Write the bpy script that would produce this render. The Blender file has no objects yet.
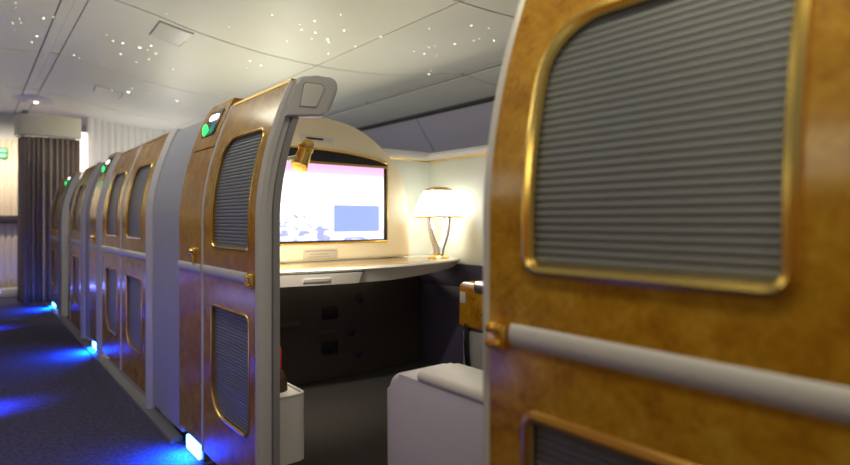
import bpy, bmesh, math, random
from mathutils import Vector
random.seed(4)
C = bpy.context.scene.collection
S = bpy.context.scene
PI = math.pi

# ------------------------------------------------------------------ camera
TH = math.atan2(455, 560)
ST, CT = math.sin(TH), math.cos(TH)
cd = bpy.data.cameras.new('camera')
cam = bpy.data.objects.new('camera', cd); C.objects.link(cam)
cam.location = (0, 0, 1.0)
cam.rotation_euler = (PI/2, 0, -TH)
cd.sensor_width = 36; cd.sensor_fit = 'HORIZONTAL'
cd.lens = 560/850*36
cd.shift_y = -12.5/850
cd.clip_start = 0.02
cd.dof.use_dof = True
cd.dof.focus_distance = 2.15
cd.dof.aperture_fstop = 1.75
S.camera = cam

# ------------------------------------------------------------------ world, light, exposure
S.view_settings.view_transform = 'Standard'
S.view_settings.look = 'None'
S.view_settings.gamma = 1
S.view_settings.use_curve_mapping = False
S.view_settings.exposure = 0.0
w = bpy.data.worlds.new('cabin_world'); S.world = w; w.use_nodes = True
w.node_tree.nodes['Background'].inputs[0].default_value = (0.88, 0.90, 1.0, 1)
w.node_tree.nodes['Background'].inputs[1].default_value = 0.155

def light(name, kind, loc, power, col, size=None, rot=None, **kw):
    d = bpy.data.lights.new(name, kind); d.energy = power; d.color = col
    if kind == 'AREA':
        d.shape = 'RECTANGLE'; d.size = size[0]; d.size_y = size[1]
    elif size is not None:
        d.shadow_soft_size = size
    for k, v in kw.items(): setattr(d, k, v)
    o = bpy.data.objects.new(name, d); C.objects.link(o); o.location = loc
    if rot: o.rotation_euler = rot
    return o

# aisle ceiling wash, close to the camera and along the aisle
light('aisle_ceiling_light', 'AREA', (0.30, 0.2, 2.36), 14, (1.0, 0.88, 0.56), (0.18, 1.6), (0, math.radians(-14), 0))
light('aisle_ceiling_light', 'AREA', (0.30, 3.2, 2.36), 11, (1.0, 0.95, 0.74), (0.18, 2.2), (0, math.radians(-14), 0))
# lilac fill light added low on the unseen left side of the aisle
light('lilac_fill_light', 'AREA', (-0.325, 3.4, 0.35), 3.6, (0.30, 0.32, 1.0), (0.10, 3.6), (0, math.radians(-90), 0))
# fill points added in unseen suites: ceiling brightness, and gold highlights from the left
for loc, p, col in (((1.6, 3.7, 1.05), 24, (1.0, 0.94, 0.68)), ((1.9, 4.6, 1.05), 30, (1.0, 0.94, 0.68)), ((-0.95, 2.3, 1.45), 5, (1.0, 0.94, 0.68)), ((-0.95, 0.72, 1.62), 6, (1.0, 0.89, 0.58)), ((2.6, 3.4, 1.10), 18, (1.0, 0.93, 0.76)), ((1.9, 7.6, 1.2), 24, (0.98, 0.94, 0.86)),
                    ((2.75, 1.5, 1.10), 9, (1.0, 0.93, 0.74)), ((2.7, 6.0, 1.2), 16, (0.92, 0.94, 0.95))):
    light('suite_fill_light', 'POINT', loc, p, col, 0.22 if loc[0] < 0 else 0.12)

# ------------------------------------------------------------------ materials
def mat(name, base=(0.5, 0.5, 0.5), rough=0.5, metal=0.0, coat=0.0, emit=None, estr=0.0, spec=0.5, noise=0.0, nscale=30, bump=0.0):
    m = bpy.data.materials.new(name); m.use_nodes = True
    nt = m.node_tree; b = nt.nodes['Principled BSDF']
    b.inputs['Base Color'].default_value = (*base, 1)
    b.inputs['Roughness'].default_value = rough
    b.inputs['Metallic'].default_value = metal
    b.inputs['Coat Weight'].default_value = coat
    b.inputs['Coat Roughness'].default_value = 0.08
    b.inputs['Specular IOR Level'].default_value = spec
    if emit:
        b.inputs['Emission Color'].default_value = (*emit, 1); b.inputs['Emission Strength'].default_value = estr
    tc = nt.nodes.new('ShaderNodeTexCoord')
    n = nt.nodes.new('ShaderNodeTexNoise'); n.inputs['Scale'].default_value = nscale; n.inputs['Detail'].default_value = 4
    nt.links.new(tc.outputs['Object'], n.inputs['Vector'])
    if noise > 0:
        r = nt.nodes.new('ShaderNodeValToRGB')
        r.color_ramp.elements[0].position = 0.3; r.color_ramp.elements[1].position = 0.7
        r.color_ramp.elements[0].color = (*[c*(1-noise) for c in base], 1)
        r.color_ramp.elements[1].color = (*[min(1, c*(1+noise)) for c in base], 1)
        nt.links.new(n.outputs['Fac'], r.inputs['Fac']); nt.links.new(r.outputs['Color'], b.inputs['Base Color'])
    if bump > 0:
        bp = nt.nodes.new('ShaderNodeBump'); bp.inputs['Strength'].default_value = bump; bp.inputs['Distance'].default_value = 0.004
        nt.links.new(n.outputs['Fac'], bp.inputs['Height']); nt.links.new(bp.outputs['Normal'], b.inputs['Normal'])
    return m

def burl(name, stops, rough=0.22, coat=0.6):
    m = bpy.data.materials.new(name); m.use_nodes = True
    nt = m.node_tree; b = nt.nodes['Principled BSDF']; L = nt.links
    tc = nt.nodes.new('ShaderNodeTexCoord')
    n1 = nt.nodes.new('ShaderNodeTexNoise'); n1.inputs['Scale'].default_value = 7; n1.inputs['Detail'].default_value = 6; n1.inputs['Distortion'].default_value = 1.6
    n2 = nt.nodes.new('ShaderNodeTexNoise'); n2.inputs['Scale'].default_value = 34; n2.inputs['Detail'].default_value = 5; n2.inputs['Distortion'].default_value = 2.2
    n3 = nt.nodes.new('ShaderNodeTexNoise'); n3.inputs['Scale'].default_value = 130; n3.inputs['Detail'].default_value = 3
    for n in (n1, n2, n3): L.new(tc.outputs['Object'], n.inputs['Vector'])
    a = nt.nodes.new('ShaderNodeMath'); a.operation = 'MULTIPLY_ADD'; a.inputs[1].default_value = 0.38
    a2 = nt.nodes.new('ShaderNodeMath'); a2.operation = 'MULTIPLY_ADD'; a2.inputs[1].default_value = 0.08
    a3 = nt.nodes.new('ShaderNodeMath'); a3.operation = 'MULTIPLY'; a3.inputs[1].default_value = 0.54
    L.new(n1.outputs['Fac'], a3.inputs[0]); L.new(n2.outputs['Fac'], a.inputs[0]); L.new(a3.outputs[0], a.inputs[2])
    L.new(n3.outputs['Fac'], a2.inputs[0]); L.new(a.outputs[0], a2.inputs[2])
    r = nt.nodes.new('ShaderNodeValToRGB'); cr = r.color_ramp
    cr.elements[0].position = stops[0][0]; cr.elements[0].color = (*stops[0][1], 1)
    cr.elements[1].position = stops[-1][0]; cr.elements[1].color = (*stops[-1][1], 1)
    for p, c in stops[1:-1]:
        e = cr.elements.new(p); e.color = (*c, 1)
    L.new(a2.outputs[0], r.inputs['Fac']); L.new(r.outputs['Color'], b.inputs['Base Color'])
    b.inputs['Roughness'].default_value = rough
    b.inputs['Coat Weight'].default_value = coat; b.inputs['Coat Roughness'].default_value = 0.12
    return m

WOOD = burl('burl_wood', [(0.34, (0.27, 0.115, 0.006)), (0.45, (0.42, 0.20, 0.012)), (0.54, (0.50, 0.265, 0.020)), (0.66, (0.60, 0.36, 0.045))], 0.24, 0.3)
GOLD = mat('polished_gold', (0.98, 0.68, 0.18), 0.24, 1.0)
BRASS = mat('brushed_brass', (0.80, 0.52, 0.16), 0.3, 1.0)
CHROME = mat('chrome', (0.88, 0.88, 0.90), 0.28, 1.0)
GREY = mat('light_grey_lacquer', (0.62, 0.62, 0.66), 0.38, coat=0.2)
MIDGREY = mat('mid_grey_plastic', (0.30, 0.30, 0.33), 0.45)
SHELLGREY = mat('grey_shell_plastic', (0.40, 0.42, 0.50), 0.5, noise=0.03, nscale=200)
SLAT = mat('grey_shutter_slats', (0.185, 0.205, 0.235), 0.34)
DARK = mat('dark_plastic', (0.012, 0.012, 0.018), 0.35)
CREAM = mat('cream_shell', (0.78, 0.72, 0.56), 0.45, noise=0.02, nscale=120)
DESKW = mat('white_desk_edge', (0.74, 0.73, 0.72), 0.35, coat=0.2)
DESKTOP = burl('desk_wood', [(0.32, (0.42, 0.24, 0.07)), (0.5, (0.60, 0.40, 0.15)), (0.7, (0.74, 0.54, 0.24))])
DIVID = mat('pale_divider_panel', (0.62, 0.66, 0.62), 0.55, noise=0.02, nscale=90)
WHITE = mat('white_plastic', (0.80, 0.79, 0.80), 0.4)
SEATW = mat('white_seat_shell', (0.72, 0.71, 0.78), 0.4, coat=0.15)
LEATHER = mat('pale_leather', (0.70, 0.68, 0.68), 0.45, bump=0.1, nscale=300)
FOOT = mat('dark_footwell', (0.075, 0.062, 0.06), 0.6, noise=0.1, nscale=60)
CEIL = mat('ceiling_panel', (0.66, 0.66, 0.62), 0.5, noise=0.015, nscale=3)
SEAM = mat('ceiling_joint', (0.16, 0.16, 0.16), 0.7)
BIN = mat('bin_panel', (0.46, 0.44, 0.54), 0.42)
CURT = mat('grey_curtain', (0.40, 0.33, 0.29), 0.85, noise=0.15, nscale=60)
RIDGE = mat('ridged_panel', (0.66, 0.65, 0.64), 0.55)
BROWN = mat('dark_brown_leather', (0.055, 0.022, 0.014), 0.4, noise=0.2, nscale=60)
RED = mat('red_cap', (0.55, 0.02, 0.02), 0.4)
SHADE = mat('lit_lamp_shade', (0.9, 0.86, 0.75), 0.6, emit=(1.0, 0.94, 0.80), estr=4.5)
STAR = mat('star_light', (1, 1, 1), 0.5, emit=(1.0, 0.96, 0.86), estr=8)
LEDB = mat('blue_led', (0.3, 0.6, 1.0), 0.4, emit=(0.08, 0.42, 1.0), estr=14)
GREENL = mat('green_status_light', (0.1, 0.8, 0.3), 0.4, emit=(0.02, 1.0, 0.14), estr=1.6)
WHITEL = mat('white_number_light', (1, 1, 1), 0.4, emit=(1.0, 0.97, 0.95), estr=4)
TEAL = mat('teal_indicator', (0.02, 0.12, 0.14), 0.3, emit=(0.0, 0.25, 0.28), estr=0.35)

def carpet():
    m = bpy.data.materials.new('blue_carpet'); m.use_nodes = True
    nt = m.node_tree; b = nt.nodes['Principled BSDF']; L = nt.links
    tc = nt.nodes.new('ShaderNodeTexCoord')
    mp = nt.nodes.new('ShaderNodeMapping'); mp.inputs['Scale'].default_value = (1, 2.2, 1)
    n = nt.nodes.new('ShaderNodeTexNoise'); n.inputs['Scale'].default_value = 55; n.inputs['Detail'].default_value = 5; n.inputs['Distortion'].default_value = 0.8
    r = nt.nodes.new('ShaderNodeValToRGB')
    r.color_ramp.elements[0].position = 0.38; r.color_ramp.elements[0].color = (0.030, 0.026, 0.052, 1)
    r.color_ramp.elements[1].position = 0.66; r.color_ramp.elements[1].color = (0.095, 0.085, 0.16, 1)
    bp = nt.nodes.new('ShaderNodeBump'); bp.inputs['Strength'].default_value = 0.5; bp.inputs['Distance'].default_value = 0.006
    L.new(tc.outputs['Object'], mp.inputs['Vector']); L.new(mp.outputs[0], n.inputs['Vector'])
    L.new(n.outputs['Fac'], r.inputs['Fac']); L.new(r.outputs['Color'], b.inputs['Base Color'])
    L.new(n.outputs['Fac'], bp.inputs['Height']); L.new(bp.outputs['Normal'], b.inputs['Normal'])
    b.inputs['Roughness'].default_value = 0.9
    return m
CARPET = carpet()

def screen_mat():
    # the picture on the screen: pink sky, white haze, speckled blue city
    m = bpy.data.materials.new('screen_picture'); m.use_nodes = True
    nt = m.node_tree; b = nt.nodes['Principled BSDF']; L = nt.links
    b.inputs['Base Color'].default_value = (0.01, 0.01, 0.01, 1); b.inputs['Roughness'].default_value = 0.25
    tc = nt.nodes.new('ShaderNodeTexCoord'); sp = nt.nodes.new('ShaderNodeSeparateXYZ')
    L.new(tc.outputs['Generated'], sp.inputs[0])
    sky = nt.nodes.new('ShaderNodeValToRGB'); cr = sky.color_ramp
    cr.elements[0].position = 0.0; cr.elements[0].color = (0.80, 0.84, 1.25, 1)
    cr.elements[1].position = 1.0; cr.elements[1].color = (0.90, 0.40, 0.66, 1)
    for p, c in ((0.30, (1.0, 0.98, 1.25, 1)), (0.45, (1.6, 1.5, 1.6, 1)), (0.80, (1.3, 1.1, 1.3, 1)), (0.90, (0.95, 0.52, 0.80, 1))):
        e = cr.elements.new(p); e.color = c
    L.new(sp.outputs['Z'], sky.inputs['Fac'])
    n = nt.nodes.new('ShaderNodeTexNoise'); n.inputs['Scale'].default_value = 8; n.inputs['Detail'].default_value = 9
    mp = nt.nodes.new('ShaderNodeMapping'); mp.inputs['Scale'].default_value = (2.0, 1, 1.4)
    L.new(tc.outputs['Generated'], mp.inputs[0]); L.new(mp.outputs[0], n.inputs['Vector'])
    mask = nt.nodes.new('ShaderNodeMapRange'); mask.inputs[1].default_value = 0.60; mask.inputs[2].default_value = 0.10; mask.inputs[3].default_value = -0.20; mask.inputs[4].default_value = 0.06
    L.new(sp.outputs['Z'], mask.inputs[0])
    ad = nt.nodes.new('ShaderNodeMath'); ad.operation = 'ADD'; L.new(n.outputs['Fac'], ad.inputs[0]); L.new(mask.outputs[0], ad.inputs[1])
    th = nt.nodes.new('ShaderNodeValToRGB'); th.color_ramp.elements[0].position = 0.52; th.color_ramp.elements[1].position = 0.62
    L.new(ad.outputs[0], th.inputs['Fac'])
    mx = nt.nodes.new('ShaderNodeMix'); mx.data_type = 'RGBA'
    L.new(th.outputs['Color'], mx.inputs['Factor']); L.new(sky.outputs['Color'], mx.inputs['A']); mx.inputs['B'].default_value = (0.36, 0.38, 0.72, 1)
    L.new(mx.outputs['Result'], b.inputs['Emission Color']); b.inputs['Emission Strength'].default_value = 1.5
    return m
SCREEN = screen_mat()
WIN_BLUE = mat('screen_blue_window', (0.01, 0.01, 0.02), 0.3, emit=(0.42, 0.54, 1.0), estr=1.0)
WIN_WHITE = mat('screen_white_border', (0.01, 0.01, 0.02), 0.3, emit=(1.0, 0.97, 1.0), estr=1.4)

# ------------------------------------------------------------------ mesh helpers
OFF = {}
def finish(name, bm, m, parent=None, loc=None, smooth=True, angle=38):
    bmesh.ops.remove_doubles(bm, verts=bm.verts, dist=1e-6)
    bmesh.ops.recalc_face_normals(bm, faces=bm.faces)
    off = Vector(OFF.get(parent.name, (0, 0, 0))) if parent else Vector(loc or (0, 0, 0))
    bmesh.ops.translate(bm, verts=bm.verts, vec=-off)
    me = bpy.data.meshes.new(name); bm.to_mesh(me); bm.free()
    if smooth:
        for p in me.polygons: p.use_smooth = True
        me.set_sharp_from_angle(angle=math.radians(angle))
    me.materials.append(m)
    o = bpy.data.objects.new(name, me); C.objects.link(o)
    if parent: o.parent = parent
    else: o.location = off
    OFF[o.name] = tuple(off)
    return o

def tag(o, label, cat, group=None, kind=None):
    o['label'] = label; o['category'] = cat
    if group: o['group'] = group
    if kind: o['kind'] = kind
    return o
def thing(name, label, cat, loc, group=None):
    o = bpy.data.objects.new(name, None); C.objects.link(o); o.location = loc
    OFF[o.name] = tuple(loc)
    return tag(o, label, cat, group)
def struct(name, bm, m, label=None, **kw):
    o = finish(name, bm, m, **kw); o['kind'] = 'structure'
    if label: o['label'] = label
    return o
def dup(root, dloc, label=None):
    r = root.copy(); C.objects.link(r); r.location = root.location + Vector(dloc)
    if label: r['label'] = label
    for ch in list(root.children):
        c = ch.copy(); C.objects.link(c); c.parent = r
        for g in list(ch.children):
            d = g.copy(); C.objects.link(d); d.parent = c
    return r

def box(bm, x0, x1, y0, y1, z0, z1, bev=0.0, seg=2):
    vs = [bm.verts.new((x, y, z)) for x in (x0, x1) for y in (y0, y1) for z in (z0, z1)]
    fs = [(0, 1, 3, 2), (4, 6, 7, 5), (0, 4, 5, 1), (2, 3, 7, 6), (0, 2, 6, 4), (1, 5, 7, 3)]
    faces = [bm.faces.new([vs[i] for i in f]) for f in fs]
    if bev > 0:
        es = list({e for f in faces for e in f.edges})
        bmesh.ops.bevel(bm, geom=es, offset=bev, segments=seg, profile=0.5, affect='EDGES')
    return bm
def loft(bm, rings, cap=True, closed=False):
    vr = [[bm.verts.new(p) for p in r] for r in rings]
    n = len(vr[0]); k = len(vr)
    for i in range(k if closed else k-1):
        a, b = vr[i], vr[(i+1) % k]
        for j in range(n):
            try: bm.faces.new((a[j], a[(j+1) % n], b[(j+1) % n], b[j]))
            except ValueError: pass
    if cap and not closed:
        for r in (vr[0], vr[-1]):
            try: bm.faces.new(r)
            except ValueError: pass
    return bm
def tube(bm, pts, r, n=8, closed=False, flat=1.0, up=None):
    pts = [Vector(p) for p in pts]; rings = []
    k = len(pts)
    for i, p in enumerate(pts):
        if closed: d = pts[(i+1) % k] - pts[i-1]
        else: d = pts[min(i+1, k-1)] - pts[max(i-1, 0)]
        if d.length < 1e-9: d = Vector((0, 0, 1))
        d.normalize()
        u = Vector(up) if up else (Vector((1, 0, 0)) if abs(d.x) < 0.9 else Vector((0, 0, 1)))
        a = d.cross(u).normalized(); b = a.cross(d).normalized()
        rr = r[i] if isinstance(r, (list, tuple)) else r
        rings.append([p + a*math.cos(2*PI*j/n)*rr + b*math.sin(2*PI*j/n)*rr*flat for j in range(n)])
    return loft(bm, rings, closed=closed)
def lathe(bm, prof, c, n=32, axis='z'):
    rings = []
    for r, h in prof:
        r = max(r, 1e-4); ring = []
        for j in range(n):
            a = 2*PI*j/n; q = (r*math.cos(a), r*math.sin(a))
            if axis == 'z': ring.append((c[0]+q[0], c[1]+q[1], c[2]+h))
            elif axis == 'y': ring.append((c[0]+q[0], c[1]+h, c[2]+q[1]))
            else: ring.append((c[0]+h, c[1]+q[0], c[2]+q[1]))
        rings.append(ring)
    return loft(bm, rings)
def prism_xz(bm, pts, y0, y1, bev=0.0, seg=3):
    a = [bm.verts.new((x, y0, z)) for x, z in pts]; b = [bm.verts.new((x, y1, z)) for x, z in pts]
    n = len(pts)
    fa = bm.faces.new(a); fb = bm.faces.new(list(reversed(b)))
    for i in range(n): bm.faces.new((a[i], b[i], b[(i+1) % n], a[(i+1) % n]))
    if bev > 0:
        bmesh.ops.bevel(bm, geom=list(fa.edges), offset=bev, segments=seg, profile=0.5, affect='EDGES')
    return bm
def prism_xy(bm, pts, z0, z1, bev=0.0, seg=3, both=False):
    a = [bm.verts.new((x, y, z0)) for x, y in pts]; b = [bm.verts.new((x, y, z1)) for x, y in pts]
    n = len(pts)
    fa = bm.faces.new(a); fb = bm.faces.new(list(reversed(b)))
    for i in range(n): bm.faces.new((a[i], b[i], b[(i+1) % n], a[(i+1) % n]))
    if bev > 0:
        bmesh.ops.bevel(bm, geom=list(fb.edges) + (list(fa.edges) if both else []), offset=bev, segments=seg, profile=0.5, affect='EDGES')
    return bm
def smooth_pts(pts, n=6):
    out = []
    P = [Vector(p) for p in pts]
    for i in range(len(P)-1):
        p0, p1, p2, p3 = P[max(i-1, 0)], P[i], P[i+1], P[min(i+2, len(P)-1)]
        for j in range(n):
            t = j/n
            out.append(0.5*((2*p1) + (p2-p0)*t + (2*p0-5*p1+4*p2-p3)*t*t + (3*p1-p0-3*p2+p3)*t**3))
    out.append(P[-1]); return out
def rrect(a, b, c, d, r, n=6):
    # rounded rectangle a..b, c..d ; r = (r at a,c) (b,c) (b,d) (a,d)
    if not isinstance(r, (list, tuple)): r = (r,)*4
    out = []
    for (cx, cy, a0, rr) in ((a+r[0], c+r[0], PI, r[0]), (b-r[1], c+r[1], 1.5*PI, r[1]), (b-r[2], d-r[2], 0, r[2]), (a+r[3], d-r[3], 0.5*PI, r[3])):
        for j in range(n+1):
            t = a0 + j/n*PI/2
            out.append((cx + rr*math.cos(t), cy + rr*math.sin(t)))
    return out

# ------------------------------------------------------------------ the leaning suite wall
X0 = 0.729
def wx(z):
    H = max(0.0, z-1.0)
    return X0 + 0.11*(H/0.45)**1.8
def zrows(z0, z1, step=0.03):
    n = max(1, int(math.ceil((z1-z0)/step)))
    return [z0 + (z1-z0)*i/n for i in range(n+1)]
def wall_strip(bm, rows, off0, off1, bul=0.0):
    # rows: (z, ta, tb): a solid slab that follows the lean of the wall
    rings = []
    for z, a, b in rows:
        x = wx(z)
        if bul:
            rings.append([(x+off0+bul*(1-math.sin(PI*j/6)), a+(b-a)*j/6, z) for j in range(7)] + [(x+off1, b, z), (x+off1, a, z)])
        else:
            rings.append([(x+off0, a, z), (x+off0, b, z), (x+off1, b, z), (x+off1, a, z)])
    return loft(bm, rings)

class Win:
    def __init__(s, a, b, z0, z1, rbn, rbf, rtf, rtn):
        s.a, s.b, s.z0, s.z1 = a, b, z0, z1; s.r = (rbn, rbf, rtf, rtn)
    def span(s, z):
        def ins(r, d): return 0.0 if d >= r else r - math.sqrt(max(0, r*r-(r-d)**2))
        db, dt = z-s.z0, s.z1-z
        return (s.a + max(ins(s.r[0], db), ins(s.r[3], dt)), s.b - max(ins(s.r[1], db), ins(s.r[2], dt)))
    def rows(s):
        zs = set()
        rb, rt = max(s.r[0], s.r[1]), max(s.r[2], s.r[3])
        for i in range(11):
            zs.add(s.z0 + rb*(1-math.cos(PI/2*i/10))); zs.add(s.z1 - rt*(1-math.cos(PI/2*i/10)))
        for z in zrows(s.z0+rb, s.z1-rt): zs.add(z)
        return sorted(zs)
    def outline(s): return rrect(s.a, s.b, s.z0, s.z1, s.r, 8)

def door_leaf(t0, t1, wa, wb, label, z0=0.07, z1=1.472, up_z=(0.897, 1.318), rim=0.006, rail=(None, None), latch=None, slat_n=8, trim_far=True, trim_near=False, frame_mat=GOLD):
    g = thing('suite_door', label, 'door', (X0, (t0+t1)/2, z0), 'sliding suite doors along the aisle')
    up = Win(wa, wb, up_z[0], up_z[1], 0.028, 0.028, 0.10, 0.035)
    lo = Win(wa, wb, 0.258, 0.672, 0.05, 0.115, 0.02, 0.035)
    bm = bmesh.new()
    for a, b in ((z0, lo.z0), (lo.z1, up.z0), (up.z1, z1)):
        wall_strip(bm, [(z, t0, t1) for z in zrows(a, b)], 0, 0.035)
    for wn in (lo, up):
        R = wn.rows()
        wall_strip(bm, [(z, t0, wn.span(z)[0]) for z in R], 0, 0.035)
        wall_strip(bm, [(z, wn.span(z)[1], t1) for z in R], 0, 0.035)
    finish('panel', bm, WOOD, g)
    pitch = 0.0127
    for wn, fm in ((up, frame_mat), (lo, BRASS)):
        bm = bmesh.new(); prev = None
        n = int(round((wn.z1-wn.z0)/pitch))
        for i in range(n*slat_n+1):
            z = wn.z0 + (wn.z1-wn.z0)*i/(n*slat_n)
            ph = (i % slat_n)/slat_n
            a, b = wn.span(min(max(z, wn.z0+1e-4), wn.z1-1e-4))
            x = wx(z) + 0.014 - 0.0032*max(0, math.sin(PI*ph))**0.3
            row = [bm.verts.new((x, a+(b-a)*k/4, z)) for k in range(5)]
            if prev:
                for k in range(4): bm.faces.new((prev[k], prev[k+1], row[k+1], row[k]))
            prev = row
        sh = finish('shutter', bm, SLAT, g, angle=75)
        bm = bmesh.new()
        pts = [(wx(z)+0.002, t, z) for t, z in wn.outline()]
        # densify
        dense = []
        for i in range(len(pts)):
            p, q = Vector(pts[i]), Vector(pts[(i+1) % len(pts)])
            m = max(1, int((q-p).length/0.03))
            for k in range(m):
                v = p.lerp(q, k/m); v.x = wx(v.z)+0.002; dense.append(v)
        tube(bm, dense, rim, 8, closed=True, flat=0.9, up=(1, 0, 0))
        finish('shutter_frame', bm, fm, g)
    # hand rail band
    ra, rb = rail
    if ra is not None:
        bm = bmesh.new()
        ring = lambda t: [(X0+0.002-0.009*math.sin(PI*k/8)**0.5, t, 0.780+0.043*k/8) for k in range(9)] + [(X0+0.01, t, 0.823), (X0+0.01, t, 0.780)]
        loft(bm, [ring(t) for t in (ra, rb)])
        finish('rail', bm, GREY, g)
    if latch is not None:
        bm = bmesh.new()
        box(bm, X0-0.018, X0+0.006, latch-0.020, latch+0.020, 0.772, 0.822, 0.006)
        for dz in (0.784, 0.810):
            for dy in (-0.009, 0.009):
                lathe(bm, [(0.001, -0.007), (0.007, -0.005), (0.008, 0), (0.008, 0.004)], (X0-0.018, latch+dy, dz), 12, 'x')
        finish('latch', bm, GOLD, g)
    if trim_far:
        bm = bmesh.new(); wall_strip(bm, [(z, t1, t1+0.017) for z in zrows(z0, z1+0.004)], -0.006, 0.04, 0.006); finish('edge_trim', bm, GREY, g)
    if trim_near:
        bm = bmesh.new(); wall_strip(bm, [(z, t0-0.012, t0) for z in zrows(z0, z1+0.004)], -0.006, 0.04, 0.006); finish('edge_trim', bm, GREY, g)
    bm = bmesh.new(); wall_strip(bm, [(z, t0, t1) for z in (z1, z1+0.012)], -0.002, 0.038); finish('top_trim', bm, BRASS, g)
    return g

# ------------------------------------------------------------------ structure
PROF = [(-0.35, 1.33), (-0.2, 1.36), (0.12, 1.388), (0.46, 1.415), (0.66, 1.41), (0.9, 1.375), (1.245, 1.304), (1.7, 1.25), (2.15, 1.234)]
PROF = PROF + [(4.3-x, h) for x, h in reversed(PROF[:-1])]
def cz(x):
    P = PROF
    if x <= P[0][0]: return 1+P[0][1]
    for i in range(len(P)-1):
        if P[i][0] <= x <= P[i+1][0]:
            p0, p1, p2, p3 = P[max(i-1, 0)], P[i], P[i+1], P[min(i+2, len(P)-1)]
            t = (x-p1[0])/(p2[0]-p1[0]); d = p2[0]-p1[0]
            m1 = (p2[1]-p0[1])/(p2[0]-p0[0])*d; m2 = (p3[1]-p1[1])/(p3[0]-p1[0])*d
            return 1 + (2*t**3-3*t*t+1)*p1[1] + (t**3-2*t*t+t)*m1 + (-2*t**3+3*t*t)*p2[1] + (t**3-t*t)*m2
    return 1+P[-1][1]
def ray(u, v):
    r, f, h = (u-425)/560, 1.0, (220-v)/560
    return Vector((r*CT+f*ST, f*CT-r*ST, h))
def on_ceiling(u, v):
    d = ray(u, v); lo, hi = 0.2, 20.0
    g = lambda s: 1+d.z*s - cz(d.x*s)
    s = 0.2
    while s < 20 and g(s) < 0: s += 0.02
    return Vector((0, 0, 1)) + d*s

bm = bmesh.new(); box(bm, -0.40, 5.0, -1.2, 10.2, -0.05, 0.0); struct('floor', bm, CARPET, smooth=False)

CX = [-0.35+4.95*i/99 for i in range(100)]
def ceil_solid(bm, xs, y0, y1, d0=0.0, d1=0.04):
    loft(bm, [[(x, y0, cz(x)+d0), (x, y1, cz(x)+d0), (x, y1, cz(x)+d1), (x, y0, cz(x)+d1)] for x in xs])
SE = [-1.04, 0.64, 2.33, 4.02, 5.71, 7.40, 8.9]
bm = bmesh.new()
for a, b in zip([-1.2]+SE, SE+[10.2]):
    for xa, xb in ((-0.35, 0.45), (0.46, 0.525), (0.595, 2.146), (2.154, 3.675), (3.805, 4.465)):
        ceil_solid(bm, [x for x in CX if xa < x < xb] and sorted({xa, xb, *[x for x in CX if xa < x < xb]}), a+0.009, b-0.009)
struct('ceiling', bm, CEIL)
bm = bmesh.new()
ceil_solid(bm, CX, -1.2, 10.2, 0.012, 0.06)
struct('trim_0', bm, SEAM)
# recessed slots beside the aisles, filled with a paler insert
for x0, x1, nm in ((0.529, 0.591, 'trim_1'), (3.724, 3.756, 'trim_2')):
    bm = bmesh.new()
    for a, b in zip(SE, SE[1:]):
        ceil_solid(bm, [x0, (x0+x1)/2, x1], a+0.02, b-0.02, 0.006, 0.02)
    struct(nm, bm, CEIL)

# overhead bins of the far side: bulging faces with joints
def bin_ring(y):
    pts = smooth_pts([(4.49, 0, 2.312), (4.58, 0, 2.20), (4.68, 0, 2.06), (4.84, 0, 1.86), (4.98, 0, 1.62), (5.06, 0, 1.40), (5.08, 0, 1.15)], 5)
    return [(p.x, y, p.z) for p in pts] + [(5.3, y, 1.15), (5.3, y, 2.315)]
bm = bmesh.new()
for a, b in zip(SE, SE[1:]): loft(bm, [bin_ring(a+0.008), bin_ring(b-0.008)])
struct('wall_right', bm, BIN)
bm = bmesh.new(); box(bm, 4.60, 5.4, -1.2, 10.2, 2.30, 2.46); box(bm, 5.09, 5.3, -1.2, 10.2, 0.0, 1.15); struct('trim_3', bm, SEAM)

# left side of the aisle: low wooden suite wall
bm = bmesh.new(); box(bm, -0.40, -0.34, -1.2, 7.9, 0, 1.25, 0.01); struct('wall_left', bm, WOOD)

# forward wall with pale ridges, and the lit galley wall at the end of the aisle
def ridged(bm, x0, x1, y, z0, ztop, pitch, amp):
    n = int((x1-x0)/pitch)*6
    a = []; b = []
    for i in range(n+1):
        x = x0+(x1-x0)*i/n; yy = y - amp*abs(math.sin(PI*i/6))
        zt = ztop(x)
        a.append(bm.verts.new((x, yy, z0))); b.append(bm.verts.new((x, yy, zt)))
        c = bm.verts.new((x, y+0.05, zt)); d = bm.verts.new((x, y+0.05, z0))
        if i:
            bm.faces.new((a[-2], a[-1], b[-1], b[-2])); bm.faces.new((b[-2], b[-1], pc[0], pc[1]) if False else (b[-2], b[-1], c, pc))
            bm.faces.new((pc, c, d, pd))
        pc, pd = c, d
bm = bmesh.new(); ridged(bm, 1.16, 4.6, 8.25, 0, lambda x: cz(x)+0.01, 0.075, 0.018); struct('wall_front', bm, RIDGE, angle=60)
GALLEY = mat('galley_panel', (0.72, 0.62, 0.50), 0.5)
bm = bmesh.new(); ridged(bm, -0.4, 1.14, 9.3, 0, lambda x: 2.06, 0.07, 0.02); struct('wall_galley', bm, GALLEY, angle=60)
bm = bmesh.new(); box(bm, -0.4, 1.14, 9.24, 9.40, 2.06, 2.44, 0.01); struct('trim_4', bm, CEIL)
bm = bmesh.new(); box(bm, -0.4, 1.10, 9.20, 9.28, 0.955, 1.06, 0.01); o = struct('trim_5', bm, mat('dark_galley_rail', (0.05, 0.04, 0.05), 0.4))
light('galley_wash_light', 'AREA', (0.30, 8.75, 1.90), 15, (1.0, 0.87, 0.66), (1.2, 0.10), (math.radians(40), 0, 0))
light('galley_floor_light', 'AREA', (0.30, 9.1, 0.06), 6, (0.12, 0.16, 1.0), (1.2, 0.05), (math.radians(205), 0, 0))

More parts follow.
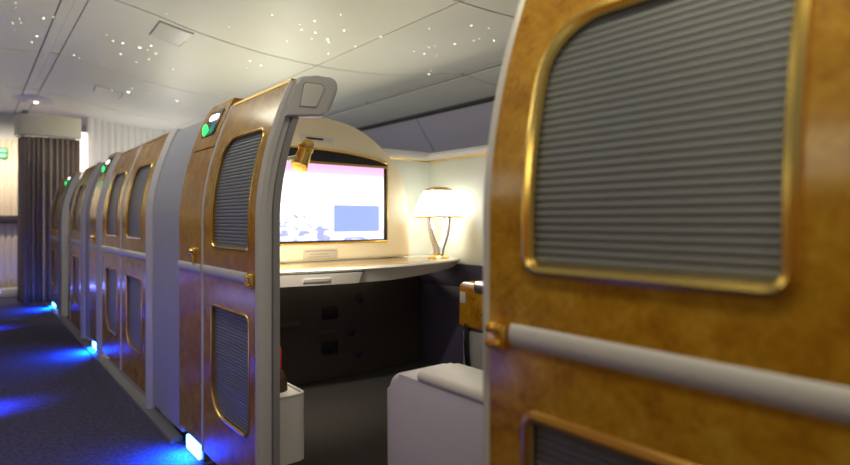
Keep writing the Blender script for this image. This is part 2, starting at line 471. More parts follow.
# kick strip between carpet and suites
bm = bmesh.new()
loft(bm, [[(X0-0.034, t, 0.0), (X0-0.030, t, 0.012), (X0-0.006, t, 0.018), (X0+0.02, t, 0.022), (X0+0.02, t, 0)] for t in (2.66, 8.0)])
struct('baseboard_aisle', bm, mat('dark_grey_sill', (0.14, 0.14, 0.16), 0.35))

# ------------------------------------------------------------------ suite fronts along the aisle
door_leaf(0.06, 0.712, 0.232, 0.624, 'burl wood suite door with big grey shutter, closest of all, right of the open doorway',
          rail=(0.06, 0.660), latch=0.686, slat_n=8, up_z=(0.915, 1.345), rim=0.012)
door_leaf(1.772, 2.312, 1.838, 2.215, 'burl wood suite door between the open doorway and the pillar with bright green light',
          rail=(1.845, 2.312), latch=1.808, trim_far=True)
door_leaf(3.245, 3.885, 3.36, 3.74, 'brown suite door directly beyond the plain grey panel, nearer of a closed pair', rail=(3.245, 3.885))
door_leaf(3.910, 4.550, 4.02, 4.40, 'brown suite door of the closed pair, the half farther from the plain grey panel', rail=(3.910, 4.550))
door_leaf(5.500, 6.150, 5.62, 6.00, 'narrow looking dark suite door beyond the second pillar, beside the far dark opening', rail=(5.500, 6.150))
door_leaf(7.225, 7.860, 7.34, 7.72, 'farthest suite door, next to the grey curtain', rail=(7.225, 7.860))

def pillar(t0, t1, label, zt=1.515):
    g = thing('light_pillar', label, 'pillar', (X0, (t0+t1)/2, 0.09), 'wooden pillars with number lights')
    tm = (t0+t1)/2
    zs = 1.30
    bm = bmesh.new()
    wall_strip(bm, [(z, t0, t1) for z in zrows(0.09, zs)], -0.004, 0.06)
    finish('panel', bm, WOOD, g)
    bm = bmesh.new()
    rows = [(z, t0, t1) for z in zrows(zs+0.004, zt-0.05)] + [(zt-0.05+0.05*math.sin(a), t0, t1-0.06*(1-math.cos(a))) for a in (0.3, 0.6, 0.9, 1.2, 1.5)]
    wall_strip(bm, rows, -0.007, 0.07)
    finish('head_panel', bm, WOOD, g)
    def onwall(bm, a, b, z0, z1, o0, o1, r=0.008):
        ol = rrect(a, b, z0, z1, r, 4)
        f = [bm.verts.new((wx(z)+o0, t, z)) for t, z in ol]; k = [bm.verts.new((wx(z)+o1, t, z)) for t, z in ol]
        bm.faces.new(f); n = len(ol)
        for i in range(n): bm.faces.new((f[i], k[i], k[(i+1) % n], f[(i+1) % n]))
    w_ = (t1-t0)
    a, b = t0+w_*0.22, t1-w_*0.30
    bm = bmesh.new(); onwall(bm, a-0.012, b+0.010, 1.362, 1.478, -0.011, -0.004, 0.012); d = finish('display', bm, DARK, g)
    bm = bmesh.new(); onwall(bm, a+0.022, b-0.018, 1.434, 1.460, -0.014, -0.010, 0.014); finish('number_light', bm, WHITEL, d)
    bm = bmesh.new(); lathe(bm, [(0.030, 0.0), (0.030, -0.004), (0.024, -0.009), (0.001, -0.011)], (wx(1.388)-0.010, b-0.032, 1.388), 20, 'x'); finish('status_light', bm, GREENL, d)
    bm = bmesh.new(); onwall(bm, a+0.004, a+0.05, 1.366, 1.412, -0.014, -0.010, 0.008); finish('indicator', bm, TEAL, d)
    bm = bmesh.new(); box(bm, X0-0.016, X0, t0+0.06, t0+0.095, 0.845, 0.885, 0.005); lathe(bm, [(0.001, -0.012), (0.010, -0.010), (0.012, 0)], (X0-0.016, t0+0.0775, 0.872), 12, 'x')
    box(bm, X0-0.014, X0, t0+0.070, t0+0.085, 0.815, 0.848, 0.004)
    finish('lock', bm, GOLD, g)
    bm = bmesh.new()
    ring = lambda t: [(X0-0.002-0.009*math.sin(PI*k/8)**0.5, t, 0.780+0.043*k/8) for k in range(9)] + [(X0, t, 0.823), (X0, t, 0.780)]
    loft(bm, [ring(t) for t in (t0, t1)]); finish('rail', bm, GREY, g)
    return g
pillar(2.332, 2.632, 'burl wood pillar with white number light and green light, nearest of the three lit pillars')
pillar(4.765, 5.045, 'wood pillar with white and green lights, midway down the aisle past the closed door pair')
pillar(6.960, 7.205, 'farthest wood pillar with small white and green lights, near the curtain')

def slab(name, t0, t1, label, m, off=0.0, z0=0.03, z1=1.48, bul=0.0, cat='panel', group=None):
    bm = bmesh.new(); wall_strip(bm, [(z, t0, t1) for z in zrows(z0, z1)], off, 0.06, bul)
    o = finish(name, bm, m, loc=(X0, (t0+t1)/2, z0)); return tag(o, label, cat, group)
slab('shell_panel', 2.645, 3.150, 'plain smooth grey panel between the green-lit pillar and the closed door pair', SHELLGREY, 0.012, 0.045, 1.475)
slab('shell_panel', 5.065, 5.36, 'narrow grey panel just past the second green-lit pillar', SHELLGREY, 0.012, 0.045, 1.475)
FR = 'rounded grey door frame posts'
slab('frame_post', 3.155, 3.238, 'pale grey rounded frame post between plain grey panel and closed door pair', GREY, -0.016, 0.0, 1.49, 0.02, 'post', FR)
slab('frame_post', 4.572, 4.750, 'wide grey frame post between the closed door pair and the second lit pillar', GREY, -0.016, 0.0, 1.49, 0.02, 'post', FR)
slab('frame_post', 5.375, 5.490, 'grey frame post in front of the narrow dark suite door', GREY, -0.016, 0.0, 1.49, 0.02, 'post', FR)
slab('frame_post', 6.860, 6.950, 'grey frame post on the far side of the distant dark opening', MIDGREY, -0.016, 0.0, 1.49, 0.02, 'post', FR)

# near doorway jamb with the flag-shaped cap
g = thing('doorway_jamb', 'grey moulded jamb at the open doorway with wide flag-shaped cap on top', 'door frame', (0.78, 1.77, 0))
bm = bmesh.new(); wall_strip(bm, [(z, 1.746, 1.772) for z in zrows(0, 1.47)], -0.010, 0.020, 0.010); finish('front_moulding', bm, GREY, g)
bm = bmesh.new(); wall_strip(bm, [(z, 1.764, 1.790) for z in zrows(0, 1.40)], 0.022, 0.048); finish('middle_moulding', bm, GREY, g)
bm = bmesh.new(); wall_strip(bm, [(z, 1.752, 1.795) for z in zrows(0, 1.35)], 0.050, 0.072, 0.0); finish('inner_moulding', bm, MIDGREY, g)
flag = [(0.812, 1.344), (0.960, 1.362), (0.975, 1.372), (0.992, 1.41), (1.016, 1.462), (1.016, 1.480), (1.008, 1.496), (0.990, 1.504), (0.93, 1.500), (0.884, 1.492), (0.868, 1.484), (0.850, 1.45), (0.826, 1.39)]
bm = bmesh.new(); prism_xz(bm, flag, 1.738, 1.79, 0.010); finish('cap', bm, GREY, g)
ins = [(0.866, 1.386), (0.920, 1.388), (0.930, 1.394), (0.958, 1.452), (0.955, 1.464), (0.945, 1.470), (0.890, 1.468), (0.882, 1.462)]
bm = bmesh.new(); prism_xz(bm, [(x+(x-0.91)*0.07, z+(z-1.43)*0.07) for x, z in ins], 1.7365, 1.745); fi = finish('inset_rim', bm, MIDGREY, g)
bm = bmesh.new(); prism_xz(bm, ins, 1.734, 1.744, 0.003); finish('inset_panel', bm, WHITE, fi)

# blue floor lights
def floor_light(x, y, label, s=1, power=1.0):
    bm = bmesh.new(); box(bm, x+0.005, x+0.02, y-0.085, y+0.085, 0.002, 0.062, 0.006)
    g = thing('floor_light', label, 'light', (x, y, 0), 'blue floor lights')
    finish('lens', bm, LEDB, g)
    bm = bmesh.new(); box(bm, x+0.02, x+0.05, y-0.11, y+0.11, 0.0, 0.085, 0.004); finish('housing', bm, MIDGREY, g)
    light('floor_light_glow', 'AREA', (x-0.02, y, 0.06), power, (0.0, 0.06, 1.0), (0.05, 0.16), (0, math.radians(38), 0), spread=math.radians(150))
floor_light(X0+0.0, 2.48, 'glowing blue floor light under the nearest green-lit pillar', 1, 11)
floor_light(X0+0.0, 4.90, 'glowing blue floor light under the second green-lit pillar', 1, 16)
floor_light(X0+0.0, 7.60, 'farthest blue floor light at the foot of the curtain', 1, 16)
for y, p in ((1.15, 1.0), (3.75, 11), (6.5, 14)):
    light('floor_light_glow', 'AREA', (-0.22, y, 0.15), p, (0.02, 0.05, 1.0), (0.05, 0.2), (0, math.radians(-50), 0), spread=math.radians(55))

# ------------------------------------------------------------------ inside the open suite
# divider and footwell shell
bm = bmesh.new(); box(bm, 2.26, 2.31, -0.3, 8.2, 0.74, 1.375); struct('wall_divider', bm, DIVID)
DIVSHADE = mat('shaded_lower_panel', (0.06, 0.052, 0.11), 0.5, noise=0.05, nscale=60)  # divider below desk height coloured dark blue for the shade there
bm = bmesh.new(); box(bm, 2.265, 2.31, -0.3, 8.2, 0.0, 0.60, 0.003); box(bm, 2.262, 2.31, -0.3, 8.2, 0.603, 0.738, 0.003); struct('wall_lower', bm, DIVSHADE)
bm = bmesh.new(); box(bm, 1.9, 2.26, 2.745, 2.80, 0.74, 1.375); struct('wall_niche', bm, DIVID)
bm = bmesh.new()
loft(bm, [[(2.235, t, 1.385), (2.228, t, 1.40), (2.24, t, 1.415), (2.27, t, 1.425), (2.34, t, 1.425), (2.34, t, 1.375), (2.24, t, 1.375)] for t in (-0.3, 2.73)])
box(bm, 1.9, 2.34, 2.72, 2.82, 1.375, 1.425, 0.012)
struct('trim_6', bm, GREY)
bm = bmesh.new(); tube(bm, [(2.252, -0.3, 1.372), (2.252, 2.735, 1.372), (1.92, 2.738, 1.372)], 0.006, 8); struct('trim_7', bm, GOLD)
bm = bmesh.new(); box(bm, 0.80, 2.26, 2.845, 2.90, 0, 0.70); struct('wall_footwell', bm, FOOT)
bm = bmesh.new(); box(bm, 0.80, 2.26, 0.05, 2.845, 0.0, 0.09, 0.004); struct('floor_suite', bm, mat('dark_suite_carpet', (0.035, 0.032, 0.036), 0.9, noise=0.3, nscale=120, bump=0.3))
fp = thing('footwell_panel', 'dark brown footwell panel with square sockets and round knobs under the desk', 'panel', (1.5, 2.83, 0.09))
bm = bmesh.new(); box(bm, 0.82, 2.25, 2.828, 2.845, 0.092, 0.69, 0.004); finish('board', bm, FOOT, fp)
for x, z in ((1.596, 0.47), (1.596, 0.272)):
    bm = bmesh.new(); box(bm, x-0.05, x+0.05, 2.815, 2.830, z-0.035, z+0.035, 0.006); box(bm, x-0.038, x-0.005, 2.811, 2.818, z-0.03, z+0.03, 0.003); finish('socket', bm, DARK, fp)
for x, z in ((1.74, 0.342), (1.792, 0.208), (1.795, 0.537)):
    bm = bmesh.new(); lathe(bm, [(0.026, 0), (0.025, -0.010), (0.018, -0.014), (0.001, -0.015)], (x, 2.830, z), 20, 'y'); finish('knob', bm, mat('navy_knob', (0.02, 0.025, 0.07), 0.3), fp)
for x, z in ((1.353, 0.43), (1.585, 0.365)):
    bm = bmesh.new(); box(bm, x-0.06, x+0.06, 2.823, 2.830, z-0.010, z+0.010, 0.002); finish('name_strip', bm, mat('brown_strip', (0.11, 0.10, 0.10), 0.4), fp)

# desk
front = smooth_pts([(0.80, 2.30, 0), (1.03, 2.285, 0), (1.25, 2.24, 0), (1.48, 2.21, 0), (1.72, 2.215, 0), (1.95, 2.265, 0), (2.13, 2.345, 0), (2.24, 2.43, 0)], 6)
front = [(p.x, p.y) for p in front]
g = thing('desk', 'white edged side desk with golden wood top running under the lit screen', 'desk', (1.5, 2.45, 0.69))
rings = []
for x, y in front:
    k = min(1, max(0, (x-1.6)/0.64)); th = 0.075 - 0.030*k
    rings.append([(x, y, 0.780), (x, y-0.006, 0.772), (x+0.0, y+0.004, 0.762-0.0*k), (x, y+0.035, 0.78-th), (x, 2.735, 0.78-th), (x, 2.735, 0.780)])
bm = bmesh.new(); loft(bm, rings); finish('body', bm, DESKW, g)
bm = bmesh.new()
prism_xy(bm, [(x, y+0.045) for x, y in front if 0.84 < x < 2.12] + [(2.12, 2.60), (0.84, 2.60)], 0.7795, 0.7835, 0.002); finish('wood_top', bm, DESKTOP, g)
def fy(x):
    for (a, b), (c, d) in zip(front, front[1:]):
        if a <= x <= c: return b+(d-b)*(x-a)/(c-a)
    return front[-1][1]
bm = bmesh.new()
rg = []
for i in range(17):
    x = 1.00 + 0.42*i/16; y = fy(x)
    rg.append([(x, y-0.004, 0.757), (x, y+0.028, 0.704), (x, y+0.05, 0.704), (x, y+0.05, 0.757)])
loft(bm, rg); dr = finish('drawer', bm, WHITE, g)
bm = bmesh.new()
loft(bm, [[(x, fy(x)+0.005, 0.737), (x, fy(x)+0.014, 0.722), (x, fy(x)+0.03, 0.722), (x, fy(x)+0.03, 0.737)] for x in (1.15, 1.19, 1.23, 1.27)]); finish('handle', bm, GREY, dr)
bm = bmesh.new()
loft(bm, [[(x, fy(x)+0.0005, 0.762), (x, fy(x)+0.0, 0.758), (x, fy(x)+0.05, 0.758), (x, fy(x)+0.05, 0.762)] for x in [0.985+0.45*i/16 for i in range(17)]])
finish('drawer_gap', bm, DARK, g)

# screen console
arch = smooth_pts([(2.0, 0, 0.786), (1.995, 0, 0.95), (1.975, 0, 1.12), (1.93, 0, 1.272), (1.823, 0, 1.387), (1.652, 0, 1.492), (1.45, 0, 1.533), (1.25, 0, 1.53), (1.05, 0, 1.47), (0.90, 0, 1.34), (0.845, 0, 1.15), (0.845, 0, 0.786)], 6)
g = thing('screen_console', 'arched cream console holding the big lit screen behind the desk', 'console', (1.4, 2.66, 0.775))
bm = bmesh.new(); prism_xz(bm, [(p.x, p.z) for p in arch], 2.605, 2.742, 0.022, 4); finish('shell', bm, CREAM, g)
SX0, SX1, SZ0, SZ1 = 0.97, 1.822, 0.893, 1.290
top = smooth_pts([(SX1+0.012, 0, 1.318), (1.75, 0, 1.338), (1.6, 0, 1.357), (1.45, 0, 1.366), (1.30, 0, 1.369), (1.15, 0, 1.363), (SX0-0.012, 0, 1.345)], 5)
top = [(p.x, p.z) for p in top]
ol = [(SX0-0.012, SZ0-0.012), (SX1+0.012, SZ0-0.012)] + top
bm = bmesh.new(); prism_xz(bm, ol, 2.5985, 2.606); mon = finish('monitor', bm, DARK, g)
bm = bmesh.new(); tube(bm, [(x, 2.600, z) for x, z in ol], 0.007, 8, closed=True, up=(0, 1, 0)); finish('gold_rim', bm, GOLD, mon)
bm = bmesh.new(); box(bm, SX0-0.01, SX1+0.01, 2.594, 2.600, SZ1, SZ1+0.013); finish('gold_bar', bm, BRASS, mon)
bm = bmesh.new(); box(bm, SX0, SX1-0.012, 2.5965, 2.600, SZ0, SZ1); finish('picture', bm, SCREEN, mon)
bm = bmesh.new(); box(bm, 1.475, 1.790, 2.5945, 2.5970, 0.907, 1.085); wf = finish('picture_window', bm, WIN_WHITE, mon)
bm = bmesh.new(); box(bm, 1.490, 1.775, 2.5925, 2.5948, 0.938, 1.078); finish('picture_pane', bm, WIN_BLUE, mon)
# plaque under the screen: three faint lines
bm = bmesh.new(); box(bm, 1.315, 1.515, 2.600, 2.606, 0.800, 0.850, 0.002); pq = finish('plaque', bm, mat('pale_plaque', (0.62, 0.58, 0.50), 0.35, 0.2), g)
bm = bmesh.new()
for z, x0, x1, hh in ((0.8395, 1.325, 1.505, 0.004), (0.823, 1.355, 1.455, 0.003), (0.810, 1.345, 1.468, 0.003)):
    x = x0
    while x < x1:
        w_ = random.uniform(0.004, 0.012); box(bm, x, min(x+w_, x1), 2.5992, 2.6005, z-hh/2, z+hh/2); x += w_+0.003
finish('lettering', bm, mat('grey_lettering', (0.20, 0.17, 0.15), 0.5), pq)
# air slot above the screen
bm = bmesh.new(); prism_xz(bm, [(x, z-(x-1.39)*0.02) for x, z in rrect(1.29, 1.49, 1.405, 1.435, 0.012)], 2.600, 2.607, 0.002); vt = finish('vent', bm, GREY, g)
bm = bmesh.new(); box(bm, 1.33, 1.43, 2.597, 2.601, 1.414, 1.424, 0.003); finish('vent_slot', bm, DARK, vt)

# table lamp
LX, LY, LZ = 2.095, 2.455, 0.7845
g = thing('table_lamp', 'lit table lamp with white shade and chrome forked stem on the desk', 'lamp', (LX, LY, LZ))
bm = bmesh.new(); lathe(bm, [(0.0, 0), (0.062, 0), (0.064, 0.004), (0.056, 0.010), (0.03, 0.014), (0.022, 0.02), (0.02, 0.03)], (LX, LY, LZ), 32); finish('base', bm, GOLD, g)
ax = Vector((CT, -ST, 0))
def stem(s):
    pts = [Vector((LX, LY, LZ+0.02)) + ax*s*0.008, Vector((LX, LY, LZ+0.06)) + ax*s*0.016, Vector((LX, LY, LZ+0.12)) + ax*s*0.038, Vector((LX, LY, LZ+0.18)) + ax*s*0.052, Vector((LX, LY, LZ+0.25)) + ax*s*0.058]
    pts = smooth_pts(pts, 5); n = len(pts)
    b_ = bmesh.new(); tube(b_, pts, [0.030-0.012*i/n for i in range(n)], 12, flat=0.6); return b_
for s in (-1, 1): finish('stem', stem(s), CHROME, g)
bm = bmesh.new(); lathe(bm, [(0.142, 0.235), (0.138, 0.26), (0.118, 0.32), (0.096, 0.365), (0.080, 0.385), (0.078, 0.384), (0.094, 0.363), (0.116, 0.318), (0.136, 0.258), (0.139, 0.235)], (LX, LY, LZ), 40); sh = finish('shade', bm, SHADE, g)
bm = bmesh.new(); lathe(bm, [(0.146, 0.228), (0.146, 0.238), (0.138, 0.238), (0.138, 0.228), (0.146, 0.228)], (LX, LY, LZ), 40); finish('lower_rim', bm, GOLD, sh)
bm = bmesh.new(); lathe(bm, [(0.083, 0.383), (0.080, 0.392), (0.055, 0.402), (0.02, 0.407), (0.0, 0.408)], (LX, LY, LZ), 32); finish('top_cap', bm, BRASS, sh)
light('table_lamp_bulb', 'POINT', (LX, LY, LZ+0.20), 2.4, (1.0, 0.96, 0.86), 0.03)

# reading light on the jamb
g = thing('reading_light', 'gold swivel reading light on a chrome arm inside the doorway', 'light', (0.84, 1.85, 1.25))
A, B = Vector((0.835, 1.80, 1.205)), Vector((0.945, 1.93, 1.232))
bm = bmesh.new(); tube(bm, [A, A.lerp(B, 0.5), B], 0.011, 10); lathe(bm, [(0.026, 0), (0.026, 0.012), (0.018, 0.018)], (0.822, 1.81, 1.205), 16, 'x'); finish('arm', bm, CHROME, g)
T, Bt = Vector((1.012, 1.955, 1.305)), Vector((0.957, 1.925, 1.198))
bm = bmesh.new()
prof = [(0.0, 0.004), (0.03, 0.020), (0.10, 0.024), (0.4, 0.026), (0.75, 0.030), (1.0, 0.032), (1.0, 0.028), (0.8, 0.02)]
tube(bm, [T.lerp(Bt, s) for s, r in prof[:6]], [r for s, r in prof[:6]], 20); finish('head', bm, GOLD, g)
bm = bmesh.new(); tube(bm, [T.lerp(Bt, 0.28), T.lerp(Bt, 0.36)], 0.0295, 20); finish('collar', bm, BRASS, g)
bm = bmesh.new(); lathe(bm, [(0.001, -0.008), (0.012, -0.006), (0.014, 0.004)], tuple(T.lerp(Bt, 0.3)+Vector((0, -0.030, 0))), 12, 'y'); finish('screw', bm, GOLD, g)
sp = light('reading_light_bulb', 'SPOT', tuple(Bt + (Bt-T)*0.12), 48, (1.0, 0.88, 0.64), 0.02)
sp.data.spot_size = math.radians(120); sp.data.spot_blend = 0.8
dv = Vector((1.10, 2.50, 0.82)) - sp.location
sp.rotation_euler = dv.to_track_quat('-Z', 'Y').to_euler()

# armchair
g = thing('armchair', 'white moulded suite seat with padded arm, partly hidden behind the nearest door', 'seat', (1.35, 0.9, 0.09))
def arm(xa, xb, y0, y1, zt):
    b_ = bmesh.new()
    yz = rrect(y0, y1, 0.092, zt, (0.03, 0.06, 0.055, 0.03), 8)
    a = [b_.verts.new((xa, y+(0.018*math.sin(PI*min(1, max(0, z/zt))) if y > (y0+y1)/2 else 0), z)) for y, z in yz]
    c = [b_.verts.new((xb, y+(0.018*math.sin(PI*min(1, max(0, z/zt))) if y > (y0+y1)/2 else 0), z)) for y, z in yz]
    fa = b_.faces.new(a); fb = b_.faces.new(list(reversed(c))); n = len(yz)
    for i in range(n): b_.faces.new((a[i], c[i], c[(i+1) % n], a[(i+1) % n]))
    bmesh.ops.bevel(b_, geom=list(fa.edges)+list(fb.edges), offset=0.018, segments=3, profile=0.5, affect='EDGES')
    return b_
finish('arm_shell', arm(0.97, 1.17, 0.25, 1.368, 0.552), SEATW, g)
finish('arm_shell', arm(1.62, 1.78, 0.25, 1.22, 0.50), SEATW, g)
bm = bmesh.new(); box(bm, 0.966, 1.13, 0.40, 1.235, 0.545, 0.578, 0.016, 4); finish('arm_pad', bm, LEATHER, g)
bm = bmesh.new(); box(bm, 0.972, 1.16, 0.40, 1.225, 0.538, 0.552, 0.004); finish('pad_gap', bm, DARK, g)
bm = bmesh.new(); box(bm, 1.17, 1.62, 0.40, 1.16, 0.22, 0.44, 0.05, 4); finish('seat_cushion', bm, LEATHER, g)
bm = bmesh.new(); box(bm, 1.17, 1.62, 0.22, 0.42, 0.10, 1.10, 0.06, 4); finish('backrest', bm, LEATHER, g)
bm = bmesh.new(); box(bm, 1.17, 1.62, 0.35, 1.10, 0.09, 0.21, 0.02); finish('base', bm, SEATW, g)

# centre console beside the seat
g = thing('side_console', 'wood topped side console with silver latch beyond the seat arm', 'console', (2.05, 1.5, 0.09))
bm = bmesh.new(); box(bm, 1.86, 2.255, 0.95, 2.00, 0.09, 0.473, 0.012); finish('body', bm, SHELLGREY, g)
bm = bmesh.new(); box(bm, 1.84, 2.255, 0.95, 2.02, 0.475, 0.70, 0.03, 4); finish('wood_top', bm, WOOD, g)
bm = bmesh.new(); box(bm, 1.830, 2.0, 1.45, 1.90, 0.655, 0.712, 0.016, 3); finish('tray', bm, CHROME, g)
bm = bmesh.new(); box(bm, 1.832, 1.842, 1.955, 1.99, 0.60, 0.655, 0.004); finish('latch', bm, GREY, g)
bm = bmesh.new(); tube(bm, smooth_pts([(1.855, 1.96, 0.52), (1.845, 1.955, 0.46), (1.84, 1.95, 0.40), (1.845, 1.95, 0.33), (1.856, 1.95, 0.28)], 4), 0.013, 8); finish('strap', bm, DARK, g)

# bin behind the jamb with a bag in it
g = thing('storage_bin', 'white open-topped bin standing inside the doorway behind the jamb', 'bin', (0.90, 2.05, 0.09))
o1 = rrect(0.805, 0.998, 1.94, 2.22, (0.01, 0.035, 0.035, 0.01), 6); o2 = rrect(0.815, 0.988, 1.95, 2.21, (0.005, 0.027, 0.027, 0.005), 6)
bm = bmesh.new()
loft(bm, [[(x, y, 0.09) for x, y in o1], [(x, y, 0.335) for x, y in o1]], cap=False); 
loft(bm, [[(x, y, 0.335) for x, y in o2], [(x, y, 0.105) for x, y in o2]], cap=True)
finish('body', bm, WHITE, g)
bm = bmesh.new()
loft(bm, [[(x, y, 0.334) for x, y in o1], [(x, y, 0.343) for x, y in o1], [(x, y, 0.343) for x, y in o2], [(x, y, 0.334) for x, y in o2]], cap=False); finish('rim', bm, GREY, g)
g = thing('bag', 'dark brown rounded bag with red top standing in the white bin', 'bag', (0.92, 2.07, 0.106))
bm = bmesh.new(); lathe(bm, [(0.0, 0), (0.045, 0), (0.050, 0.05), (0.052, 0.22), (0.048, 0.27), (0.036, 0.30), (0.02, 0.315), (0.0, 0.318)], (0.923, 2.07, 0.106), 28); finish('body', bm, BROWN, g)
bm = bmesh.new(); lathe(bm, [(0.0, 0), (0.016, 0), (0.017, 0.07), (0.012, 0.085), (0.0, 0.086)], (0.935, 2.07, 0.42), 20); finish('top', bm, RED, g)

# ------------------------------------------------------------------ far open suite
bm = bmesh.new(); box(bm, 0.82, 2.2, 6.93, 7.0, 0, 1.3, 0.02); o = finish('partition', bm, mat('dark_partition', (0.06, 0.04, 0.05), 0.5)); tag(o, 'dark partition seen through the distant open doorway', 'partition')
bm = bmesh.new(); box(bm, 0.84, 0.96, 6.72, 6.90, 0.62, 0.86, 0.02); o = finish('storage_box', bm, WHITE); tag(o, 'small white box inside the distant dark doorway', 'box')

# ------------------------------------------------------------------ end of the aisle: curtain, pelmet, sign, cart box
arc = smooth_pts([(0.44, 8.30, 0), (0.455, 8.12, 0), (0.52, 8.02, 0), (0.64, 7.97, 0), (0.80, 7.955, 0), (0.95, 7.97, 0), (1.05, 8.0, 0)], 10)
g = thing('curtain', 'dark grey pleated curtain hanging at the end of the aisle', 'curtain', (0.7, 8.05, 0.02))
bm = bmesh.new(); prev = None
ZS = [0.02+1.962*i/12 for i in range(13)]
dense = smooth_pts([tuple(p) for p in arc], 4); n = len(dense)
cols = []
for i, p in enumerate(dense):
    d = (dense[min(i+1, n-1)]-dense[max(i-1, 0)]).normalized(); nn = Vector((d.y, -d.x, 0))
    cols.append([p + nn*(0.030*math.sin(i*0.40+0.6*math.sin(i*0.11)) - 0.035)*(1.0) + nn*0.01*math.sin(i*0.21)*(1-z/2) + Vector((0, 0, z)) for z in ZS])
vr = [[bm.verts.new(q) for q in c] for c in cols]
for i in range(len(vr)-1):
    for j in range(len(ZS)-1): bm.faces.new((vr[i][j], vr[i+1][j], vr[i+1][j+1], vr[i][j+1]))
me = finish('cloth', bm, CURT, g)
md = me.modifiers.new('thick', 'SOLIDIFY'); md.thickness = 0.004
g2 = thing('curtain_pelmet', 'cream curved pelmet above the grey curtain', 'pelmet', (0.7, 8.05, 1.99))
bm = bmesh.new()
rings = []
for i, p in enumerate(arc):
    d = (arc[min(i+1, len(arc)-1)]-arc[max(i-1, 0)]).normalized(); nn = Vector((d.y, -d.x, 0))
    a = p + nn*0.03; b = p - nn*0.06
    zt = 2.24
    rings.append([(a.x, a.y, 2.0), (a.x, a.y, zt-0.02), (a.x-nn.x*0.01, a.y-nn.y*0.01, zt), (b.x, b.y, zt), (b.x, b.y, 2.0)])
loft(bm, rings); finish('board', bm, CREAM, g2)
bm = bmesh.new(); tube(bm, [(p.x, p.y, 1.998) for p in arc], 0.012, 6); finish('rail', bm, MIDGREY, g2)
# glowing strip added for the light coming through the gap behind the curtain
bm = bmesh.new(); box(bm, 1.02, 1.15, 8.12, 8.20, 0.9, 2.1, 0.02); o = finish('gap_glow', bm, mat('glowing_gap_strip', (0.9, 0.8, 0.75), 0.5, emit=(1.0, 0.84, 0.78), estr=1.3)); tag(o, 'pale glowing strip standing in for light through the gap between the curtain and the ridged wall', 'lamp')
# exit sign
g = thing('exit_sign', 'small green lit sign on the pale wall left of the curtain', 'sign', (0.26, 9.2, 1.81))
bm = bmesh.new(); box(bm, 0.14, 0.385, 9.215, 9.275, 1.81, 1.95, 0.012); finish('case', bm, mat('green_sign_case', (0.01, 0.10, 0.03), 0.4, emit=(0.0, 0.5, 0.08), estr=0.25), g)
bm = bmesh.new()
for z in (1.845, 1.915): box(bm, 0.16, 0.37, 9.208, 9.217, z-0.018, z+0.018, 0.004)
finish('glyph', bm, mat('green_glyph', (0.2, 0.9, 0.4), 0.4, emit=(0.10, 1.0, 0.30), estr=1.1), g)
bm = bmesh.new(); box(bm, 0.30, 0.52, 9.0, 9.2, 0.0, 0.11, 0.01); o = finish('step_box', bm, WHITE); tag(o, 'small white box on the floor at the foot of the lit ridged wall', 'box')

# ------------------------------------------------------------------ ceiling fittings
def on_ceil_patch(bm, quad, d0, d1, nu=6):
    q = [on_ceiling(*p) for p in quad]
    def at(a, b): 
        v = q[0].lerp(q[1], a).lerp(q[3].lerp(q[2], a), b); return v.x, v.y
    top_, bot = [], []
    for i in range(nu+1):
        for j in range(nu+1):
            x, y = at(i/nu, j/nu); bot.append(bm.verts.new((x, y, cz(x)-d0))); top_.append(bm.verts.new((x, y, cz(x)-d1)))
    I = lambda i, j: i*(nu+1)+j
    for i in range(nu):
        for j in range(nu): bm.faces.new((bot[I(i, j)], bot[I(i+1, j)], bot[I(i+1, j+1)], bot[I(i, j+1)]))
    edge = [I(i, 0) for i in range(nu+1)] + [I(nu, j) for j in range(1, nu+1)] + [I(i, nu) for i in range(nu-1, -1, -1)] + [I(0, j) for j in range(nu-1, 0, -1)]
    for a, b in zip(edge, edge[1:]+edge[:1]): bm.faces.new((bot[a], bot[b], top_[b], top_[a]))
HATCH = mat('ceiling_hatch', (0.56, 0.56, 0.54), 0.35)
def hatch(quad, label):
    cen = on_ceiling(sum(p[0] for p in quad)/4, sum(p[1] for p in quad)/4)
    g = thing('ceiling_hatch', label, 'hatch', tuple(cen), 'ceiling access hatches')
    mx, my = sum(p[0] for p in quad)/4, sum(p[1] for p in quad)/4
    bm = bmesh.new(); on_ceil_patch(bm, [(mx+(a-mx)*1.06, my+(b-my)*1.08) for a, b in quad], 0.001, -0.008); finish('rim', bm, SEAM, g)
    bm = bmesh.new(); on_ceil_patch(bm, quad, 0.004, -0.006); finish('lid', bm, HATCH, g)
hatch([(160, 21), (193, 33), (179, 45), (150, 34)], 'square hatch on the ceiling at upper left, the larger and nearer one')
hatch([(96, 85), (123, 93), (119, 98), (94, 91)], 'faint small hatch on the ceiling above the pale ridged wall')
dc = on_ceiling(36, 99)
g = thing('ceiling_dome', 'round shallow ceiling dome above the curtain', 'ceiling light', tuple(dc))
bm = bmesh.new(); lathe(bm, [(0.25, 0.01), (0.25, -0.006), (0.22, -0.022), (0.14, -0.036), (0.0, -0.042)], (dc.x, dc.y, dc.z+0.004), 40); finish('cover', bm, BIN, g)
bm = bmesh.new(); lathe(bm, [(0.02, 0), (0.018, -0.010), (0.0, -0.013)], (dc.x, dc.y, dc.z-0.037), 14); finish('bulb', bm, STAR, g)

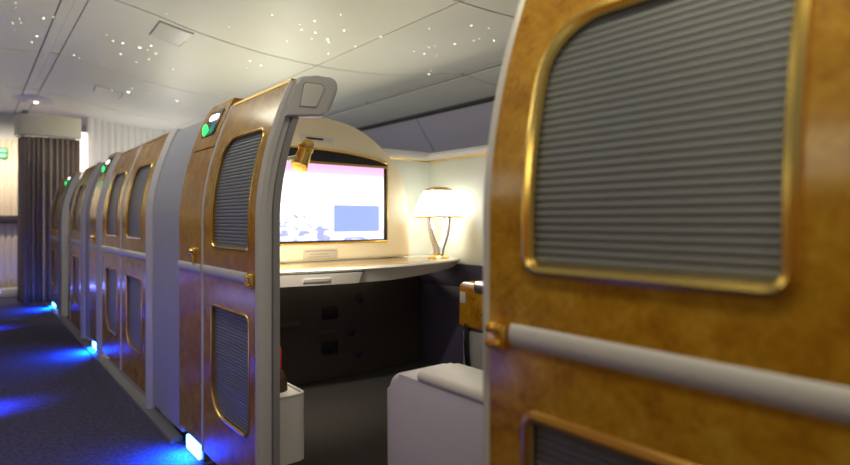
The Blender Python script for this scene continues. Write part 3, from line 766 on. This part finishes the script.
P1 = [(115, 25), (118, 40), (127, 53), (60, 65), (55, 28), (107, 105), (85, 68), (45, 20), (70, 100), (30, 60)]
P2 = [(460, 8), (407, 138), (440, 132), (435, 170), (398, 180), (475, 210), (329, 118), (357, 125), (258, 133), (215, 160), (300, 182), (373, 267), (433, 273), (468, 282), (515, 293), (545, 300)]
P3 = [(320, 42), (345, 40), (378, 48), (405, 38), (333, 70), (348, 68), (372, 88), (380, 75), (408, 90), (446, 70), (362, 10), (407, 50), (480, 40), (320, 60), (440, 50), (450, 105), (178, 68), (230, 140), (255, 150)]
P4 = [(517, 55), (606, 117), (630, 122), (640, 107), (655, 105), (668, 100), (700, 100), (663, 47), (738, 58), (746, 70), (733, 82), (738, 98), (790, 93), (530, 85), (640, 170)]
star = None
big = {(407, 138), (440, 132), (435, 170), (606, 117), (630, 122), (372, 88), (408, 90), (320, 42), (700, 100), (373, 267), (398, 180), (640, 107), (738, 58)}
for pts, sc, ox, lab in ((P1, 0.344, 0, 'tiny star light in the darker ceiling strip left of the aisle slot'),
                         (P2, 0.344, 0, 'tiny star light in the ceiling around the square hatches'),
                         (P3, 0.4353, 150, 'tiny star light in the central cluster of the cream ceiling'),
                         (P4, 0.4353, 150, 'tiny star light in the ceiling right of the lengthwise joint')):
    extra = [(a+random.uniform(-45, 45)*0.4/sc, b+random.uniform(-30, 30)*0.4/sc) for a, b in pts for _ in range(2)]
    extra = [p for p in extra if min(math.hypot(p[0]-q[0], p[1]-q[1]) for q in pts)*sc > 3 and p[0]*sc+ox > 4 and 2 < p[1]*sc < 92]
    for p in pts + extra:
        q = on_ceiling(p[0]*sc+ox, p[1]*sc)
        dist = (q-Vector((0, 0, 1))).length
        if star is None:
            bm = bmesh.new(); lathe(bm, [(1.0, 0.5), (1.0, -0.3), (0.7, -0.8), (0.0, -1.0)], tuple(q), 10)
            star = finish('star_light', bm, STAR, loc=tuple(q)); o = star
        else:
            o = star.copy(); C.objects.link(o); o.location = q
        s = dist*(0.0016 if p in big else 0.00095 if p in pts else 0.0007)
        o.scale = (s, s, s*0.6)
        tag(o, lab, 'ceiling star light', 'ceiling star lights')
